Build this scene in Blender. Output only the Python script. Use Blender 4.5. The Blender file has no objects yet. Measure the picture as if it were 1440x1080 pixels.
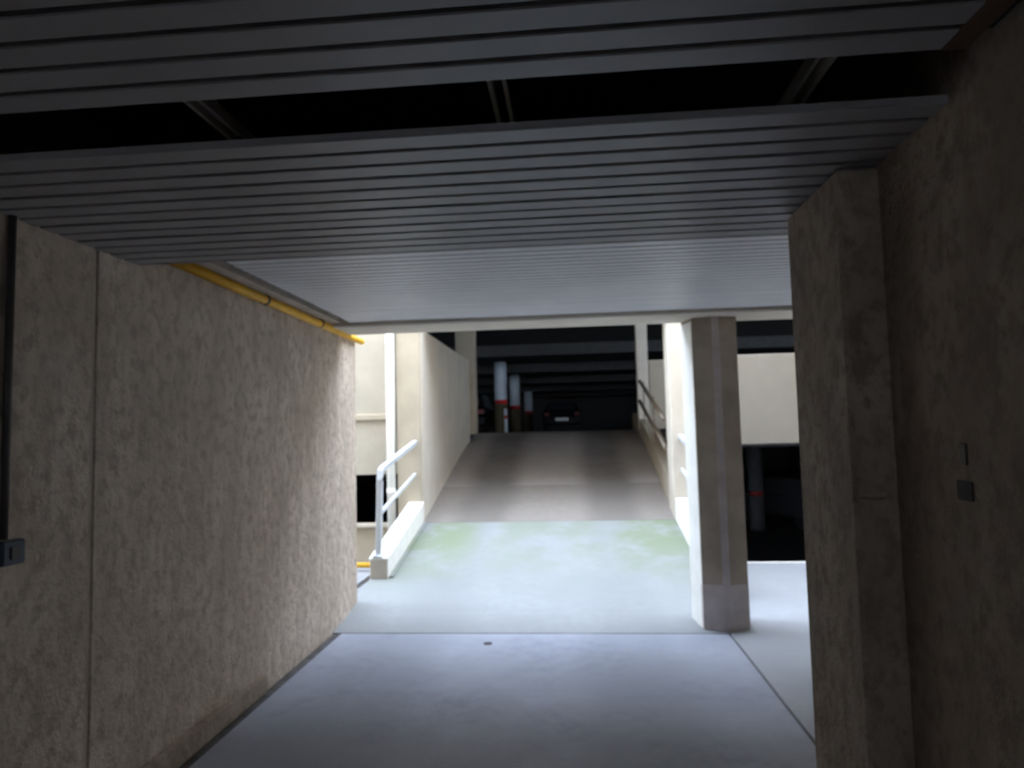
import bpy, bmesh, math, random
from mathutils import Matrix, Vector
random.seed(7)
S = bpy.context.scene
C = S.collection

# ------------------------------------------------------------------ camera
cam_d = bpy.data.cameras.new('camera')
cam_d.sensor_fit = 'HORIZONTAL'; cam_d.sensor_width = 36.0; cam_d.lens = 24.0
cam_d.clip_start = 0.02; cam_d.clip_end = 300
cam_d.dof.use_dof = True; cam_d.dof.focus_distance = 0.55; cam_d.dof.aperture_fstop = 10.0
cam = bpy.data.objects.new('camera', cam_d); C.objects.link(cam)
cam.matrix_world = Matrix(((0.9958, 0.0300, 0.0861, 0), (0.0880, -0.0683, -0.9938, 0),
                           (-0.0239, 0.9972, -0.0707, 1.6), (0, 0, 0, 1)))
q = cam.matrix_world.to_quaternion(); cam.rotation_mode = 'QUATERNION'
cam.rotation_quaternion = q; cam.location = (0, 0, 1.6)
S.camera = cam

# ------------------------------------------------------------------ world / exposure
w = bpy.data.worlds.new('overcast_sky'); S.world = w; w.use_nodes = True
bg = w.node_tree.nodes['Background']
bg.inputs['Color'].default_value = (0.705, 0.82, 1.0, 1)
bg.inputs['Strength'].default_value = 12.5
S.view_settings.view_transform = 'Standard'; S.view_settings.look = 'None'
S.view_settings.gamma = 1.0; S.view_settings.use_curve_mapping = False
S.view_settings.exposure = 0.4
S.cycles.max_bounces = 12; S.cycles.diffuse_bounces = 10

# ------------------------------------------------------------------ materials
def nt(name):
    m = bpy.data.materials.new(name); m.use_nodes = True
    return m, m.node_tree, m.node_tree.nodes['Principled BSDF']

def mix(t, a, b, fac):
    n = t.nodes.new('ShaderNodeMix'); n.data_type = 'RGBA'
    for s, v in ((6, a), (7, b)):
        if hasattr(v, 'links'): t.links.new(v, n.inputs[s])
        else: n.inputs[s].default_value = (*v, 1)
    if hasattr(fac, 'links'): t.links.new(fac, n.inputs[0])
    else: n.inputs[0].default_value = fac
    return n.outputs[2]

def math_n(t, op, a, b=None, clamp=False):
    n = t.nodes.new('ShaderNodeMath'); n.operation = op; n.use_clamp = clamp
    for i, v in enumerate((a, b)):
        if v is None: continue
        if hasattr(v, 'links'): t.links.new(v, n.inputs[i])
        else: n.inputs[i].default_value = v
    return n.outputs[0]

def ramp_n(t, fac, lo, hi, smooth=True):
    n = t.nodes.new('ShaderNodeMapRange')
    n.interpolation_type = 'SMOOTHSTEP' if smooth else 'LINEAR'
    t.links.new(fac, n.inputs[0]); n.inputs[1].default_value = lo; n.inputs[2].default_value = hi
    return n.outputs[0]

def noise(t, scale, detail=4, rough=0.6, vec=None, stretch=None):
    n = t.nodes.new('ShaderNodeTexNoise'); n.inputs['Scale'].default_value = scale
    n.inputs['Detail'].default_value = detail; n.inputs['Roughness'].default_value = rough
    if vec is None:
        vec = t.nodes.new('ShaderNodeNewGeometry').outputs['Position']
    if stretch:
        mp = t.nodes.new('ShaderNodeMapping'); mp.inputs['Scale'].default_value = stretch
        t.links.new(vec, mp.inputs[0]); vec = mp.outputs[0]
    t.links.new(vec, n.inputs['Vector'])
    return n.outputs[0]

def mat_plain(name, col, rough=0.6, metal=0.0, var=0.12, scale=6.0, bump=0.0):
    m, t, b = nt(name)
    f = ramp_n(t, noise(t, scale), 0.3, 0.7)
    dark = tuple(c * (1 - var) for c in col); light = tuple(min(1, c * (1 + var * .6)) for c in col)
    t.links.new(mix(t, dark, light, f), b.inputs['Base Color'])
    b.inputs['Roughness'].default_value = rough; b.inputs['Metallic'].default_value = metal
    if bump:
        bn = t.nodes.new('ShaderNodeBump'); bn.inputs['Strength'].default_value = bump
        bn.inputs['Distance'].default_value = 0.01
        t.links.new(noise(t, scale * 12, 3), bn.inputs['Height']); t.links.new(bn.outputs[0], b.inputs['Normal'])
    return m

def mat_rough_concrete(name, base, dark, light):
    """bush-hammered, vertically streaked aggregate concrete"""
    m, t, b = nt(name)
    big = ramp_n(t, noise(t, 1.3, 4), 0.3, 0.7)
    grain = noise(t, 15, 5, 0.68, stretch=(1, 1, 0.8))
    pits = ramp_n(t, grain, 0.36, 0.56)
    streak = ramp_n(t, noise(t, 5, 4, 0.65, stretch=(1, 1, 0.3)), 0.35, 0.68)
    c = mix(t, base, light, big)
    c = mix(t, tuple(x * .80 for x in base), c, streak)
    c = mix(t, dark, c, pits)
    t.links.new(c, b.inputs['Base Color']); b.inputs['Roughness'].default_value = 0.92
    h = math_n(t, 'ADD', math_n(t, 'MULTIPLY', grain, 1.0), math_n(t, 'MULTIPLY', noise(t, 60, 3), 0.35))
    bn = t.nodes.new('ShaderNodeBump'); bn.inputs['Strength'].default_value = 0.6
    bn.inputs['Distance'].default_value = 0.03
    t.links.new(h, bn.inputs['Height']); t.links.new(bn.outputs[0], b.inputs['Normal'])
    return m

def mat_floor(name, base, dark, tracks=(), moss=None, rough=0.75):
    """worn concrete: blotches, wheel tracks along Y at the given X, moss patches"""
    m, t, b = nt(name)
    pos = t.nodes.new('ShaderNodeNewGeometry').outputs['Position']
    sp = t.nodes.new('ShaderNodeSeparateXYZ'); t.links.new(pos, sp.inputs[0])
    X, Y = sp.outputs[0], sp.outputs[1]
    blotch = ramp_n(t, noise(t, 1.1, 5, 0.62), 0.32, 0.68)
    fine = ramp_n(t, noise(t, 9, 5, 0.7), 0.3, 0.72)
    c = mix(t, dark, base, blotch)
    c = mix(t, tuple(x * .86 for x in base), c, fine)
    wob = math_n(t, 'MULTIPLY', math_n(t, 'SUBTRACT', noise(t, 0.8, 2), 0.5), 0.25)
    for tx, half, amt in tracks:
        d = math_n(t, 'ABSOLUTE', math_n(t, 'ADD', math_n(t, 'SUBTRACT', X, tx), wob))
        f = math_n(t, 'MULTIPLY', math_n(t, 'SUBTRACT', 1.0, ramp_n(t, d, half * .3, half)), amt)
        f = math_n(t, 'MULTIPLY', f, math_n(t, 'ADD', 0.55, math_n(t, 'MULTIPLY', noise(t, 2.2, 3), 0.8)), True)
        c = mix(t, c, tuple(x * .45 for x in dark), f)
    if moss:
        col, y0, y1, patches = moss
        band = math_n(t, 'MULTIPLY', ramp_n(t, Y, y0, y1), ramp_n(t, noise(t, 1.9, 5, .65), 0.30, 0.60))
        tot = None
        for px, half, amt in patches:
            d = math_n(t, 'ABSOLUTE', math_n(t, 'SUBTRACT', X, px))
            f = math_n(t, 'MULTIPLY', math_n(t, 'SUBTRACT', 1.0, ramp_n(t, d, half * .35, half)), amt)
            tot = f if tot is None else math_n(t, 'MAXIMUM', tot, f)
        c = mix(t, c, col, math_n(t, 'MULTIPLY', band, tot, True))
    t.links.new(c, b.inputs['Base Color']); b.inputs['Roughness'].default_value = rough
    bn = t.nodes.new('ShaderNodeBump'); bn.inputs['Strength'].default_value = 0.25
    bn.inputs['Distance'].default_value = 0.008
    t.links.new(noise(t, 40, 4), bn.inputs['Height']); t.links.new(bn.outputs[0], b.inputs['Normal'])
    return m

M = {}
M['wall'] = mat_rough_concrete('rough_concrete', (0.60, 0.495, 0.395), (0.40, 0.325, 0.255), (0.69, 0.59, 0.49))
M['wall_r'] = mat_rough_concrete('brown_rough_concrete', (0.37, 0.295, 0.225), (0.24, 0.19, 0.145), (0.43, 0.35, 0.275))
M['dirt'] = mat_plain('dark_gutter_dirt', (0.09, 0.085, 0.085), 0.95, var=.4, scale=9)
M['joint'] = mat_plain('joint_filler', (0.46, 0.39, 0.32), 0.9)
M['col'] = mat_plain('smooth_concrete', (0.40, 0.33, 0.255), 0.8, var=.18, scale=3, bump=.15)
M['plinth'] = mat_plain('grey_plinth_paint', (0.54, 0.47, 0.44), 0.75, var=.15)
M['cream'] = mat_plain('cream_render', (0.60, 0.545, 0.46), 0.85, var=.07, scale=2.5, bump=.1)
M['sand'] = mat_plain('sand_render', (0.40, 0.36, 0.29), 0.85, var=.08, scale=2.5, bump=.1)
M['greige'] = mat_plain('greige_render', (0.235, 0.212, 0.178), 0.85, var=.05, scale=2.5, bump=.1)
M['tan'] = mat_plain('tan_render', (0.42, 0.365, 0.28), 0.85, var=.1, scale=2.5, bump=.1)
M['white'] = mat_plain('white_paint', (0.86, 0.85, 0.80), 0.7, var=.05)
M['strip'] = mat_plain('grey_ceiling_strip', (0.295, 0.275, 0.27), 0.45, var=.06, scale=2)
M['strip_light'] = mat_plain('pale_ceiling_strip', (0.74, 0.74, 0.75), 0.42, var=.05, scale=2)  # paler colour than the other ceiling strips
M['plenum'] = mat_plain('black_plenum', (0.012, 0.012, 0.013), 0.95)
M['floor'] = mat_floor('worn_floor', (0.345, 0.365, 0.435), (0.215, 0.23, 0.285),
                       tracks=((-1.35, .5, .28), (.35, .5, .28)))
M['floor_r'] = mat_floor('worn_floor_side', (0.32, 0.33, 0.355), (0.26, 0.27, 0.29))
M['ramp1'] = mat_floor('ramp_mossy', (0.275, 0.285, 0.295), (0.225, 0.235, 0.24), tracks=((-1.2, .4, .15), (.45, .4, .15)),
                       moss=((0.165, 0.195, 0.125), 5.9, 7.9, ((-1.7, .85, 1.0), (.9, .7, 1.0), (-.3, 1.0, .55), (1.15, .35, 1.0))))
M['ramp2'] = mat_floor('ramp_tan', (0.25, 0.222, 0.198), (0.21, 0.187, 0.167), tracks=((-1.12, .48, .55), (.47, .48, .55)))
M['ramp3'] = mat_floor('ramp_brown', (0.36, 0.33, 0.312), (0.30, 0.275, 0.26), tracks=((-1.15, .5, .95), (.45, .5, .95)))
M['galv'] = mat_plain('galvanised_steel', (0.62, 0.66, 0.70), 0.4, 0.2, var=.06)
M['brownrail'] = mat_plain('brown_rail_paint', (0.20, 0.16, 0.12), 0.5)
M['yellow'] = mat_plain('yellow_paint', (0.80, 0.43, 0.02), 0.5, var=.1)
M['black'] = mat_plain('black_rubber', (0.02, 0.02, 0.02), 0.7)
M['darkmetal'] = mat_plain('dark_metal', (0.07, 0.06, 0.055), 0.6, .3)
M['rust'] = mat_plain('rusty_trim', (0.11, 0.055, 0.025), 0.8, var=.3)
M['bluebox'] = mat_plain('blue_grey_plastic', (0.05, 0.065, 0.09), 0.6)
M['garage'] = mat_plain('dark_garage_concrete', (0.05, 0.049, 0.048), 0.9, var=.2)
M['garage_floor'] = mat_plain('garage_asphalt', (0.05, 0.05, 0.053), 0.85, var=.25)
M['red'] = mat_plain('red_paint', (0.55, 0.02, 0.03), 0.5)
M['ochre'] = mat_plain('ochre_paint', (0.10, 0.08, 0.04), 0.7)
M['colwhite'] = mat_plain('white_column_paint', (0.60, 0.66, 0.72), 0.6, var=.05)
M['carblack'] = mat_plain('black_car_paint', (0.012, 0.012, 0.014), 0.25, var=.02)
M['cargrey'] = mat_plain('grey_car_paint', (0.025, 0.025, 0.028), 0.5, var=.02)
M['carglass'] = mat_plain('dark_car_glass', (0.02, 0.025, 0.03), 0.08, var=.02)
M['plate'] = mat_plain('number_plate_white', (0.82, 0.82, 0.78), 0.4, var=.03)
M['lampred'] = mat_plain('red_tail_lamp', (0.14, 0.006, 0.008), 0.3, var=.05)

# ------------------------------------------------------------------ mesh helpers
def box(bm, x0, x1, y0, y1, z0, z1):
    vs = [bm.verts.new(p) for p in ((x0, y0, z0), (x1, y0, z0), (x1, y1, z0), (x0, y1, z0),
                                    (x0, y0, z1), (x1, y0, z1), (x1, y1, z1), (x0, y1, z1))]
    for f in ((3, 2, 1, 0), (4, 5, 6, 7), (0, 1, 5, 4), (1, 2, 6, 5), (2, 3, 7, 6), (3, 0, 4, 7)):
        bm.faces.new([vs[i] for i in f])

def prism_z(bm, pts, z0, z1):
    a = [bm.verts.new((x, y, z0)) for x, y in pts]; b = [bm.verts.new((x, y, z1)) for x, y in pts]
    n = len(pts)
    bm.faces.new(a[::-1]); bm.faces.new(b)
    for i in range(n): bm.faces.new((a[i], a[(i + 1) % n], b[(i + 1) % n], b[i]))

def prism_x(bm, pts, x0, x1):
    """closed (y, z) outline extruded along X"""
    a = [bm.verts.new((x0, y, z)) for y, z in pts]; b = [bm.verts.new((x1, y, z)) for y, z in pts]
    n = len(pts)
    bm.faces.new(a); bm.faces.new(b[::-1])
    for i in range(n): bm.faces.new((b[i], b[(i + 1) % n], a[(i + 1) % n], a[i]))

def tube(bm, pts, r, seg=10, square=False):
    pts = [Vector(p) for p in pts]; rings = []
    n = 4 if square else seg
    for i, p in enumerate(pts):
        d0 = (p - pts[i - 1]).normalized() if i else (pts[1] - p).normalized()
        d1 = (pts[i + 1] - p).normalized() if i < len(pts) - 1 else d0
        d = (d0 + d1).normalized()
        up = Vector((1, 0, 0)) if abs(d.x) < .9 else Vector((0, 0, 1))
        u = d.cross(up).normalized(); v = d.cross(u).normalized()
        k = 1 / max(.5, d.dot(d1))
        off = math.pi / 4 if square else 0
        rr = r * (math.sqrt(2) if square else 1)
        ring = []
        for j in range(n):
            a = off + 2 * math.pi * j / n
            ring.append(bm.verts.new(p + u * (math.cos(a) * rr * k) + v * (math.sin(a) * rr)))
        rings.append(ring)
    for a, b in zip(rings, rings[1:]):
        for j in range(n): bm.faces.new((a[j], a[(j + 1) % n], b[(j + 1) % n], b[j]))
    bm.faces.new(rings[0][::-1]); bm.faces.new(rings[-1])

def obj(name, bm, mat, parent=None, bevel=0.0, smooth=False):
    bmesh.ops.recalc_face_normals(bm, faces=bm.faces)
    if bevel:
        bmesh.ops.bevel(bm, geom=[e for e in bm.edges if len(e.link_faces) == 2 and e.calc_face_angle(0) > .5],
                        offset=bevel, segments=1, affect='EDGES', clamp_overlap=True)
    me = bpy.data.meshes.new(name); bm.to_mesh(me); bm.free()
    if smooth:
        for p in me.polygons: p.use_smooth = len(p.vertices) == 4
    me.materials.append(M[mat])
    o = bpy.data.objects.new(name, me); C.objects.link(o)
    if parent: o.parent = parent
    return o

def boxobj(name, mat, x0, x1, y0, y1, z0, z1, parent=None, bevel=0.0):
    bm = bmesh.new(); box(bm, x0, x1, y0, y1, z0, z1)
    return obj(name, bm, mat, parent, bevel)

def empty(name, loc=(0, 0, 0)):
    o = bpy.data.objects.new(name, None); C.objects.link(o); o.location = loc; o.empty_display_size = .1
    return o

def tag(o, label, cat=None, group=None, kind=None):
    o['label'] = label
    if cat: o['category'] = cat
    if group: o['group'] = group
    if kind: o['kind'] = kind
    return o

def struct(o, label=None, cat=None):
    o['kind'] = 'structure'
    if label: o['label'] = label
    if cat: o['category'] = cat
    return o

def rel(bm, loc):
    bmesh.ops.translate(bm, verts=bm.verts, vec=-Vector(loc)); return bm

# ================================================================== STRUCTURE
# ---- floor: slabs with recessed joints
fl = struct(empty('floor', (0, 0, 0)), 'worn bluish concrete floor of the passage leading to the ramp', 'floor')
boxobj('floor_slab', 'floor', -1.925, 1.165, -6.0, 5.545, -0.25, 0, fl, .004)
boxobj('floor_slab', 'floor_r', 1.180, 3.7, 2.2, 8.40, -0.25, 0, fl, .004)
boxobj('floor_slab', 'floor_r', -7.0, -2.035, 6.22, 8.42, -0.25, 0, fl, .004)
boxobj('floor_bed', 'dirt', -7.0, 3.7, -6.0, 8.38, -0.5, -0.012, fl)
# floor lip on the right edge above the drop
boxobj('floor_lip', 'white', 1.42, 3.7, 8.36, 8.42, -0.10, 0.006, fl)

# ---- ramp in three slabs
prof = [(5.56, 0.0), (6.0, .055), (6.7, .20), (7.5, .355), (8.35, .520), (9.0, .672), (9.72, .857), (10.65, 1.090),
        (11.4, 1.270), (12.0, 1.398), (12.5, 1.487), (12.9, 1.545), (13.3, 1.585), (13.9, 1.60)]
def pz(y):
    for (a, za), (b, zb) in zip(prof, prof[1:]):
        if y <= b: return za + (zb - za) * max(0, (y - a)) / (b - a)
    return prof[-1][1]
rp = struct(empty('floor_ramp', (-.33, 5.56, 0)), 'concrete ramp climbing from the passage to the dark upper parking level', 'ramp')
def slab(name, mat, y0, y1, x0, x1):
    ys = [y0] + [y for y, _ in prof if y0 + .05 < y < y1 - .05] + [y1]
    pts = [(y, pz(y)) for y in ys]
    bm = bmesh.new(); prism_x(bm, pts + [(y1, -.4), (y0, -.4)], x0, x1)
    return obj(name, rel(bm, (-.33, 5.56, 0)), mat, rp)
slab('ramp_slab', 'ramp1', 5.56, 8.35, -2.03, 1.38)
slab('ramp_slab', 'ramp2', 8.36, 9.70, -1.87, 1.22)
slab('ramp_slab', 'ramp3', 9.71, 13.9, -1.87, 1.22)

# ---- left wall: panels with a recessed joint
wl = struct(empty('wall_left', (-2.0, 0, 0)), 'rough beige concrete side wall with panel joints, lit at its far end', 'wall')
for y0, y1 in ((-6.0, .45), (.465, 2.69), (2.712, 6.20)):
    bm = bmesh.new(); box(bm, -2.35, -2.0, y0, y1, -.02, 2.95); obj('wall_panel', rel(bm, (-2, 0, 0)), 'wall', wl, .006)
bm = bmesh.new(); box(bm, -2.34, -2.007, -6, 6.18, -.02, 2.94); obj('joint_filler', rel(bm, (-2, 0, 0)), 'joint', wl)
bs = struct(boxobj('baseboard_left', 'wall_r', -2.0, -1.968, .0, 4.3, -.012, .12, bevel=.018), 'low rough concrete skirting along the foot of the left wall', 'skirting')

# ---- right wall and its return
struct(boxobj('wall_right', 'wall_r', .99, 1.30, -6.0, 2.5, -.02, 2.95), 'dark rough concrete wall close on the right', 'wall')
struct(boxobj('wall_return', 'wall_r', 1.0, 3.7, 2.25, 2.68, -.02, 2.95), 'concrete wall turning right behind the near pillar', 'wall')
for x0, x1, z0, z1 in ((-2.3, -.6, -.02, 2.95), (.1, 1.3, -.02, 2.95), (-.6, .1, -.02, 1.1), (-.6, .1, 2.0, 2.95)):   # unseen back wall, opening added to let in fill light
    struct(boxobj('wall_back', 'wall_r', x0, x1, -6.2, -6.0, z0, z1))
struct(boxobj('wall_side', 'cream', 3.7, 4.0, 2.25, 8.42, -.3, 6.5))  # unseen, set close and high to hold off skylight from the side
struct(boxobj('wall_court', 'cream', -7.3, -7.0, 5.9, 8.6, -.3, 2.95))
struct(boxobj('wall_court_near', 'cream', -7.0, -2.35, 5.9, 6.20, -.3, 6.5))

# ---- slab over the passage, beam at its mouth
struct(boxobj('ceiling_slab', 'plenum', -2.4, 3.9, -6.2, 5.44, 2.95, 3.3))
struct(boxobj('ceiling_near', 'strip', -2.0, .99, -6.0, .15, 2.46, 2.5))
bb = struct(boxobj('ceiling_beam', 'cream', -2.35, 3.7, 5.42, 5.88, 2.495, 2.95, bevel=.01), 'pale concrete edge beam across the mouth of the passage', 'beam')

struct(boxobj('wall_above_beam', 'wall', -2.35, 3.7, 5.44, 5.86, 2.94, 6.5))  # unseen, made tall to narrow the skylight reaching the ramp
# ---- strip ceilings (each strip a part)
def strip_mesh(name, x0, x1, wd, mat):
    bm = bmesh.new()
    pts = [(0, .022), (0, .004), (.004, 0), (wd - .004, 0), (wd, .004), (wd, .022), (wd - .002, .022), (wd - .002, .006), (.002, .006), (.002, .022)]
    a = [bm.verts.new((x0, y, z)) for y, z in pts]; b = [bm.verts.new((x1, y, z)) for y, z in pts]
    n = len(pts)
    for i in range(n): bm.faces.new((b[i], b[(i + 1) % n], a[(i + 1) % n], a[i]))
    bmesh.ops.recalc_face_normals(bm, faces=bm.faces)
    me = bpy.data.meshes.new(name); bm.to_mesh(me); bm.free(); me.materials.append(M[mat])
    return me
def strips(label, x0, x1, ys, z, wd, mat='strip'):
    root = struct(empty('ceiling', (0, ys[0], z)), label, 'ceiling')
    me = strip_mesh('ceiling_strip', x0, x1, wd, mat)
    for y in ys:
        o = bpy.data.objects.new('ceiling_strip', me); C.objects.link(o); o.parent = root
        o.location = (0, y - ys[0], random.uniform(-.0008, .0008))
    return root
P_ = .0985
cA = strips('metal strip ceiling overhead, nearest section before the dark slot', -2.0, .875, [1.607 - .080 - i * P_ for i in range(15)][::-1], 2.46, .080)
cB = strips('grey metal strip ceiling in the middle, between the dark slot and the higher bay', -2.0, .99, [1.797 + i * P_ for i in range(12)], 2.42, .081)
cC = strips('raised metal strip ceiling near the ramp, paler than the other sections', -1.79, 3.69, [2.985 + i * .081 for i in range(30)], 2.53, .067, 'strip_light')
# riser closing the step between the two heights, and dark boards above the strips
struct(boxobj('trim_1', 'strip', -2.0, .99, 2.972, 2.982, 2.42, 2.60))
struct(boxobj('ceiling_board', 'plenum', -2.0, 3.69, 2.98, 5.42, 2.565, 2.58))
struct(boxobj('ceiling_board', 'plenum', -2.0, .99, 1.95, 2.97, 2.45, 2.46))
struct(boxobj('ceiling_board', 'plenum', -2.0, .99, .10, 1.60, 2.50, 2.515))
struct(boxobj('trim_2', 'rust', .875, .93, .0, 1.60, 2.455, 2.50), 'rusty edge angle between near ceiling strips and right wall', 'trim')
struct(boxobj('trim_3', 'joint', -2.0, -1.865, 2.99, 5.42, 2.528, 2.57), 'grey edge moulding above the yellow pipe', 'trim')

# ---- far facade, Y = 8.4
fw = struct(empty('wall_far', (-2.7, 8.4, 0)), 'cream rendered wall beyond the end of the left wall with a dark opening', 'wall')
def part(nm, mat, x0, x1, y0, y1, z0, z1, root, bevel=0):
    bm = bmesh.new(); box(bm, x0, x1, y0, y1, z0, z1); return obj(nm, rel(bm, root.location), mat, root, bevel)
part('upper_wall', 'sand', -7.0, -2.17, 8.42, 8.70, 1.115, 5.3, fw)
part('sill_wall', 'tan', -7.0, -2.17, 8.42, 8.70, -.3, .49, fw)
part('window_sill', 'cream', -7.0, -2.17, 8.38, 8.44, .47, .51, fw)
part('ledge', 'tan', -7.0, -2.30, 8.385, 8.425, 1.795, 1.87, fw, .008)
# left flank of the ramp: thick wall whose end faces the court
rl = struct(empty('wall_ramp_left', (-2.0, 8.4, 0)), 'pale wall flanking the left side of the ramp', 'wall')
part('end_face', 'tan', -2.17, -1.875, 8.35, 8.40, .2, 5.3, rl)
part('side_wall', 'cream', -2.17, -1.86, 8.38, 12.35, -.3, 2.93, rl)
part('court_pier', 'cream', -2.17, -1.865, 8.38, 8.75, 2.9, 5.3, rl)
# right flank: pier at the front, low upstand beside the ramp
rr = struct(empty('wall_ramp_right', (1.3, 8.4, 0)), 'bright cream pier and low upstand on the right side of the ramp', 'wall')
part('pier', 'cream', 1.185, 1.45, 8.36, 8.80, -.2, 5.3, rr, .008)
ys = [8.78, 9.72, 10.65, 11.4, 12.0, 12.6, 13.3, 13.9]
bm = bmesh.new(); prism_x(bm, [(y, pz(y) + .33) for y in ys] + [(13.9, -.3), (8.78, -.3)], 1.20, 1.42)
obj('upstand', rel(bm, rr.location), 'tan', rr)
# roof over the upper level and wall above the openings
for x0, x1, z0, z1 in ((3.72, 14.2, 1.0, 2.45), (3.72, 14.2, 3.75, 5.3), (3.72, 10.0, -1.6, 1.0), (10.0, 12.0, -1.6, .45), (12.0, 14.2, -1.6, 1.0),
                       (-12.2, -6.98, -1.6, 2.45), (-12.2, -6.98, 3.75, 5.3)):     # unseen front panels, openings added to light the parking decks
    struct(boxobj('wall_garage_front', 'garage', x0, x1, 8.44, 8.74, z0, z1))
struct(boxobj('wall_roof_edge', 'cream', -7.0, 3.72, 8.45, 8.75, 3.15, 5.3))  # unseen roof edge, brought down low to darken the deck inside
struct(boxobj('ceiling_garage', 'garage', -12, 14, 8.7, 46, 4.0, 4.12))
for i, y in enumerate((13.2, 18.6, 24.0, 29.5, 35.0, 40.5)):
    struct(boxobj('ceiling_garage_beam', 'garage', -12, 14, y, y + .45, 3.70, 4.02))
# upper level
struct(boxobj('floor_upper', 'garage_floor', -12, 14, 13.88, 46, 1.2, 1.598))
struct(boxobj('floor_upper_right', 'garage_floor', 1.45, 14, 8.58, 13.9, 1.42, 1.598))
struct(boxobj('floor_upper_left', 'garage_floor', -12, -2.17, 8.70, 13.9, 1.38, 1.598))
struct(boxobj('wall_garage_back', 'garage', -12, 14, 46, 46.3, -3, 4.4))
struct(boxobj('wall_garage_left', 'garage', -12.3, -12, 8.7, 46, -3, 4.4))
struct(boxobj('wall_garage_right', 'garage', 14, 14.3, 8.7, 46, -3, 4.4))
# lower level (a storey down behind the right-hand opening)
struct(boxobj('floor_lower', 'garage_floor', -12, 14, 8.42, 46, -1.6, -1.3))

# ================================================================== THINGS
# ---- right pillar at the end of the near wall
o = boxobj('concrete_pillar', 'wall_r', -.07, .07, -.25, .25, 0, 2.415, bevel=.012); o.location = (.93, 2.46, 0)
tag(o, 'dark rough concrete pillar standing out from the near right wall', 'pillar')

# ---- faceted column by the ramp
cl = tag(empty('concrete_column', (1.17, 5.82, 0)), 'brown faceted concrete column with grey painted foot beside the ramp', 'column')
hexa = [(-.018, -.238), (-.178, -.185), (-.225, .05), (-.175, .19), (.175, .19), (.225, .05), (.178, -.185), (.018, -.238)]
bm = bmesh.new(); prism_z(bm, hexa, .335, 2.53); obj('shaft', bm, 'col', cl, .004)
bm = bmesh.new(); prism_z(bm, [(x * 1.006, y * 1.006) for x, y in hexa], 0, .36); obj('foot', bm, 'plinth', cl)
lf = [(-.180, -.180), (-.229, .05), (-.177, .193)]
bm = bmesh.new(); prism_z(bm, lf + [(x + .006, y) for x, y in lf[::-1]], .0, 2.47); pf = obj('skylit_side', bm, 'white', cl)  # white skin on the court-side facets, skylight put into its colour
bm = bmesh.new(); prism_z(bm, [(-.03, -.240), (.03, -.240), (.022, -.230), (-.022, -.230)], .36, 2.5); obj('arris', bm, 'plinth', cl)
pf['label'] = 'pale face turned to the court, skylight put into its colour'

# ---- kerbs and handrails on both sides of the ramp
def kerb(label, x0, x1):
    root = tag(empty('ramp_kerb', ((x0 + x1) / 2, 6.7, pz(6.7))), label, 'kerb')
    yk = [6.68, 7.1, 7.5, 7.9, 8.352]
    top = [(y, pz(y) + .195 + .05 * (y - 6.68) / 1.67) for y in yk]
    bot = [(y, pz(y) - .02) for y in yk[::-1]]
    bm = bmesh.new(); prism_x(bm, top + bot, x0, x1); obj('kerb_body', rel(bm, root.location), 'cream', root, .01)
    cap = [(y - (.004 if y < 6.7 else 0), z) for y, z in top]
    bm = bmesh.new(); prism_x(bm, [(y, z + .006) for y, z in cap] + [(y, z - .012) for y, z in cap[::-1]], x0 - .003, x1 + .003)
    obj('kerb_coping', rel(bm, root.location), 'white', root)
    bm = bmesh.new(); prism_x(bm, [(y, z - .004) for y, z in top] + bot, *((x1 - .002, x1 + .004) if x0 < 0 else (x0 - .004, x0 + .002)))
    obj('kerb_side', rel(bm, root.location), 'white', root)
    return root
kerb('white topped sloping kerb on the left edge of the ramp', -2.03, -1.85)
kerb('white topped sloping kerb on the right edge of the ramp, half behind the column', 1.20, 1.38)
o = tag(empty('gutter_lip', (-1.82, 6.0, 0)), 'thin concrete lip running along the foot of the left kerb', 'lip')
yk = [6.70, 7.0, 7.5, 8.33]
bm = bmesh.new(); prism_x(bm, [(y, pz(y) + .016) for y in yk] + [(y, pz(y) - .02) for y in yk[::-1]], -1.843, -1.80)
obj('lip', rel(bm, o.location), 'ramp1', o)

def railing(label, x, mat='galv'):
    root = tag(empty('handrail', (x, 6.72, pz(6.72) + .2)), label, 'handrail')
    zb = pz(6.72) + .206
    L = root.location
    bm = bmesh.new(); tube(bm, [(x, 6.72, zb), (x, 6.80, 1.18)], .028, square=True); obj('post', rel(bm, L), mat, root, .004)
    bm = bmesh.new(); tube(bm, [(x, 6.79, 1.14), (x, 6.82, 1.235), (x, 6.90, 1.262), (x, 8.36, 1.502)], .028, square=True); obj('top_rail', rel(bm, L), mat, root, .004)
    bm = bmesh.new(); tube(bm, [(x, 6.78, .815), (x, 8.36, 1.112)], .018, square=True); obj('lower_rail', rel(bm, L), mat, root, .003)
    bm = bmesh.new(); box(bm, x - .05, x + .05, 6.66, 6.78, zb, zb + .012); obj('base_plate', rel(bm, L), mat, root, .003)
    return root
railing('pale steel handrail standing on the left ramp kerb', -1.95)
railing('pale steel handrail on the right ramp kerb, mostly behind the column', 1.29)

rt_ = tag(empty('handrail', (1.18, 8.8, 1.4)), 'brown double handrail climbing the right side of the ramp to the upper level', 'handrail')
for nm, a, b in (('top_rail', (1.17, 8.83, 1.715), (1.17, 11.8, 2.42)), ('lower_rail', (1.17, 8.80, 1.355), (1.17, 11.9, 2.085))):
    bm = bmesh.new(); tube(bm, [a, b], .03); obj(nm, rel(bm, rt_.location), 'brownrail', rt_, smooth=True)
for y in (8.9, 10.4, 11.75):
    bm = bmesh.new(); z1 = 1.715 + (y - 8.83) * .2374
    tube(bm, [(1.225, y, pz(y) + .25), (1.225, y, z1)], .012); obj('bracket_post', rel(bm, rt_.location), 'brownrail', rt_)

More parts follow.
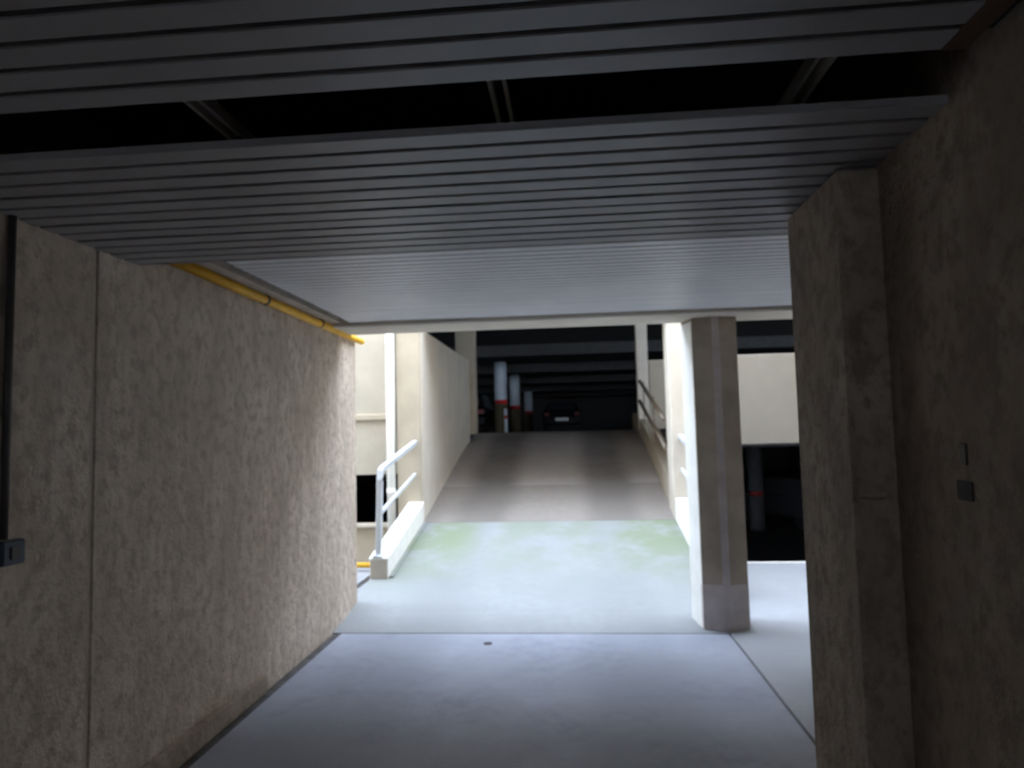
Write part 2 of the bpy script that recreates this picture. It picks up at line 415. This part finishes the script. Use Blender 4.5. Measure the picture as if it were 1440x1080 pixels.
# ---- slender columns at the head of the ramp, parapets
o = boxobj('square_column', 'tan', -.175, .175, -.16, .16, 0, 2.6, bevel=.008); o.location = (-1.93, 12.52, 1.58)
tag(o, 'pale square column at the head of the left ramp wall', 'column')
o = boxobj('square_column', 'cream', -.1, .1, -.1, .1, 0, 2.55, bevel=.006); o.location = (1.28, 12.4, 1.6)
tag(o, 'slim cream column at the head of the ramp beside the brown handrail', 'column')
o = boxobj('parapet', 'greige', -1.1, 1.1, -.09, .09, 0, 1.075, bevel=.008); o.location = (2.56, 8.47, 1.39)
tag(o, 'plain cream parapet panel right of the column, above the dark lower opening', 'parapet')
o = boxobj('parapet', 'tan', -1.6, 1.6, -.08, .08, 0, 1.27, bevel=.008); o.location = (3.03, 12.75, 1.6)
tag(o, 'beige parapet wall behind the brown handrail on the upper level', 'parapet')

# ---- downpipe in the court
o = tag(empty('downpipe', (-2.25, 8.34, 0)), 'white vertical downpipe on the far wall left of the ramp', 'pipe')
bm = bmesh.new(); tube(bm, [(0, 0, 0), (0, 0, 4.0)], .052, 14); obj('pipe', bm, 'white', o, smooth=True)
for z in (.9, 2.9):
    bm = bmesh.new(); tube(bm, [(0, 0, z), (0, 0, z + .04)], .058, 14); obj('pipe_collar', bm, 'white', o)

# ---- yellow gas pipe on the left wall with clips, yellow pipe on the court floor
o = tag(empty('yellow_pipe', (-1.962, 3.0, 2.497)), 'yellow pipe running along the top of the left wall', 'pipe')
bm = bmesh.new(); tube(bm, [(0, -.1, .004), (0, 3.27, -.008)], .029, 14); obj('pipe', bm, 'yellow', o, smooth=True)
for y in (1.23, 2.2):
    bm = bmesh.new(); tube(bm, [(0, y - .012, 0), (0, y + .012, 0)], .034, 14); box(bm, -.04, 0, y - .012, y + .012, -.02, .045)
    obj('pipe_clip', bm, 'black', o)
o = tag(empty('yellow_pipe', (-2.5, 8.05, .07)), 'yellow pipe lying low beside the foot of the left kerb', 'pipe')
bm = bmesh.new(); tube(bm, [(-1.5, 0, 0), (.33, 0, 0)], .032, 12); obj('pipe', bm, 'yellow', o, smooth=True)
for x in (-1.2, -.35, .2):
    bm = bmesh.new(); box(bm, x - .03, x + .03, -.03, .04, -.07, -.025); obj('support_block', bm, 'garage', o)

# ---- drain channel in the court floor
o = tag(empty('drain_channel', (-2.33, 7.2, 0)), 'narrow metal drain channel in the floor left of the ramp kerb', 'drain')
bm = bmesh.new(); box(bm, -.055, -.045, -.8, .7, -.01, .006); box(bm, .045, .055, -.8, .7, -.01, .006); obj('channel_frame', bm, 'galv', o)
for i in range(30):
    if i == 0:
        bm = bmesh.new(); box(bm, -.045, .045, -.8, -.775, -.008, .004); g0 = obj('grate_bar', bm, 'darkmetal', o)
    else:
        g = g0.copy(); C.objects.link(g); g.parent = o; g.location = (0, i * .05, 0)

# ---- small things
o = tag(empty('floor_stud', (-.69, 5.285, 0)), 'small dark round stud set in the floor before the ramp', 'stud')
bm = bmesh.new(); tube(bm, [(0, 0, 0), (0, 0, .004)], .035, 16); obj('stud_disc', bm, 'dirt', o)
o = tag(empty('conduit', (-2.0, 2.245, 1.27)), 'dark vertical cable conduit on the left wall by the picture edge', 'conduit')
bm = bmesh.new(); tube(bm, [(.014, 0, 0), (.014, 0, 1.15)], .014, 10); obj('conduit_pipe', bm, 'darkmetal', o, smooth=True)
o = tag(empty('switch_box', (-2.0, 2.26, 1.18)), 'small blue grey electrical box at the foot of the conduit', 'switch box')
bm = bmesh.new(); box(bm, 0, .045, -.05, .05, 0, .085); obj('box_body', bm, 'bluebox', o, .006)
bm = bmesh.new(); box(bm, .045, .052, -.022, .022, .02, .065); obj('rocker', bm, 'darkmetal', o, .003)
o = boxobj('wall_plate', 'dirt', -.005, 0, -.035, .035, 0, .05, bevel=.004); o.location = (.99, 1.84, 1.40)
tag(o, 'worn dark patch plate on the right wall below the upright one', 'plate')
o = boxobj('wall_plate', 'darkmetal', -.006, 0, -.014, .014, 0, .055, bevel=.002); o.location = (.99, 1.835, 1.49)
tag(o, 'small dark upright plate fixed to the right wall', 'plate')

# ---- carrier rails inside the ceiling slot
def carrier(label, x):
    o = tag(empty('carrier_rail', (x, 1.7, 2.53)), label, 'rail', 'steel carrier rails in the ceiling slot')
    for dx in (-.02, .02):
        bm = bmesh.new(); box(bm, dx - .006, dx + .006, -.22, .5, -.005, .035); obj('flange', bm, 'white', o)
    bm = bmesh.new(); box(bm, -.02, .02, -.22, .5, .03, .036); obj('web', bm, 'darkmetal', o)
carrier('middle steel carrier rail crossing the dark ceiling slot', -.172)
carrier('right steel carrier rail crossing the dark ceiling slot', .668)
carrier('left steel carrier rail crossing the dark ceiling slot', -1.01)

# ---- garage columns on the upper level
def gcol(label, x, y, z0, h, r=.215, shaft='colwhite', band='red', foot='ochre'):
    o = tag(empty('round_column', (x, y, z0)), label, 'column', 'painted garage columns')
    bm = bmesh.new(); tube(bm, [(0, 0, 1.08), (0, 0, h)], r, 20); obj('white_shaft', bm, shaft, o, smooth=True)
    bm = bmesh.new(); tube(bm, [(0, 0, .96), (0, 0, 1.09)], r * 1.02, 20); obj('red_band', bm, band, o, smooth=True)
    bm = bmesh.new(); tube(bm, [(0, 0, 0), (0, 0, .97)], r * 1.01, 20); obj('dark_foot', bm, foot, o, smooth=True)
gcol('nearest white garage column with red band, up beyond the ramp', -2.36, 22.8, 1.598, 2.37)
gcol('second white garage column with red band, behind the nearest one', -2.33, 28.0, 1.598, 2.37)
gcol('farthest and faintest white garage column beyond the ramp', -2.27, 36.0, 1.598, 2.37)
gcol('garage column with red band in the dark lower opening on the right', 5.12, 20.0, -1.3, 2.65, .2, 'garage', 'lampred', 'garage')
o = tag(empty('bollard', (-2.16, 22.3, 1.598)), 'thin pale post beside the nearest garage column', 'post')
bm = bmesh.new(); tube(bm, [(0, 0, 0), (0, 0, .78)], .05, 12); obj('post_tube', bm, 'colwhite', o, smooth=True)
bm = bmesh.new(); tube(bm, [(0, 0, .45), (0, 0, .56)], .052, 12); obj('post_band', bm, 'red', o)

# ---- cars
def car(name, label, loc, rotz, body, L=4.1, Wd=1.7, H=1.4):
    o = tag(empty(name, loc), label, 'car'); o.rotation_euler.z = rotz
    hw = Wd / 2
    lower = [(-L/2, .28), (-L/2 - .03, .55), (-L/2 + .05, .82), (-L/2 + .35, .90), (L/2 - 1.1, .88), (L/2 - .2, .74), (L/2, .58), (L/2, .26)]
    bm = bmesh.new(); prism_x(bm, lower, -hw, hw); obj('body', bm, body, o, .05)
    secs = [(-L/2 + .12, .88, hw - .06), (-L/2 + .55, H - .05, hw - .22), (-.1, H, hw - .2), (.45, H - .07, hw - .22), (1.05, .88, hw - .06)]
    bm = bmesh.new(); rows = []
    for y, z, x in secs: rows.append([bm.verts.new((-x, y, z)), bm.verts.new((x, y, z))])
    lo = [[bm.verts.new((-(hw - .05), y, .86)), bm.verts.new(((hw - .05), y, .86))] for y, z, x in secs]
    for i in range(len(secs) - 1):
        bm.faces.new((rows[i][0], rows[i][1], rows[i+1][1], rows[i+1][0]))
        bm.faces.new((lo[i][0], rows[i][0], rows[i+1][0], lo[i+1][0])); bm.faces.new((rows[i][1], lo[i][1], lo[i+1][1], rows[i+1][1]))
    bm.faces.new((lo[0][0], lo[0][1], rows[0][1], rows[0][0])); bm.faces.new((rows[-1][0], rows[-1][1], lo[-1][1], lo[-1][0]))
    obj('cabin', bm, body, o, .02)
    bm = bmesh.new()
    a, b = secs[0], secs[1]
    def lerp(t, k): return (a[0] + (b[0]-a[0])*t, a[1] + (b[1]-a[1])*t, (a[2] + (b[2]-a[2])*t) * k)
    p0, p1 = lerp(.14, .86), lerp(.88, .86)
    q0 = [(-p0[2], p0[0], p0[1]), (p0[2], p0[0], p0[1]), (p1[2], p1[0], p1[1]), (-p1[2], p1[0], p1[1])]
    n = Vector((0, -.05, .045)).normalized() * .012
    f = [bm.verts.new(Vector(v) + n) for v in q0]; g = [bm.verts.new(Vector(v) - n) for v in q0]
    bm.faces.new(f); bm.faces.new(g[::-1])
    for i in range(4): bm.faces.new((f[i], f[(i+1) % 4], g[(i+1) % 4], g[i]))
    obj('rear_window', bm, 'carglass', o)
    bm = bmesh.new(); box(bm, -.27, .27, -L/2 - .055, -L/2 - .02, .45, .57); obj('number_plate', bm, 'plate', o)
    for s in (-1, 1):
        bm = bmesh.new(); box(bm, s * (hw - .17) - .1, s * (hw - .17) + .1, -L/2 - .03, -L/2 + .05, .64, .80); obj('tail_lamp', bm, 'lampred', o, .015)
        for y in (-L/2 + .75, L/2 - .8):
            bm = bmesh.new(); tube(bm, [(s * (hw - .19), y, .31), (s * (hw - .005), y, .31)], .31, 18); obj('wheel', bm, 'black', o)
    return o
car('parked_car', 'dark parked car with pale number plate deep in the upper level', (-.43, 31.0, 1.598), 0, 'carblack', Wd=1.62, H=1.27)
car('parked_car', 'dim grey parked car inside the lower opening on the right', (6.6, 21.5, -1.3), .4, 'cargrey')
car('parked_car', 'barely visible car with a red lamp left of the nearest garage column', (-3.75, 25.0, 1.598), 0, 'carblack')
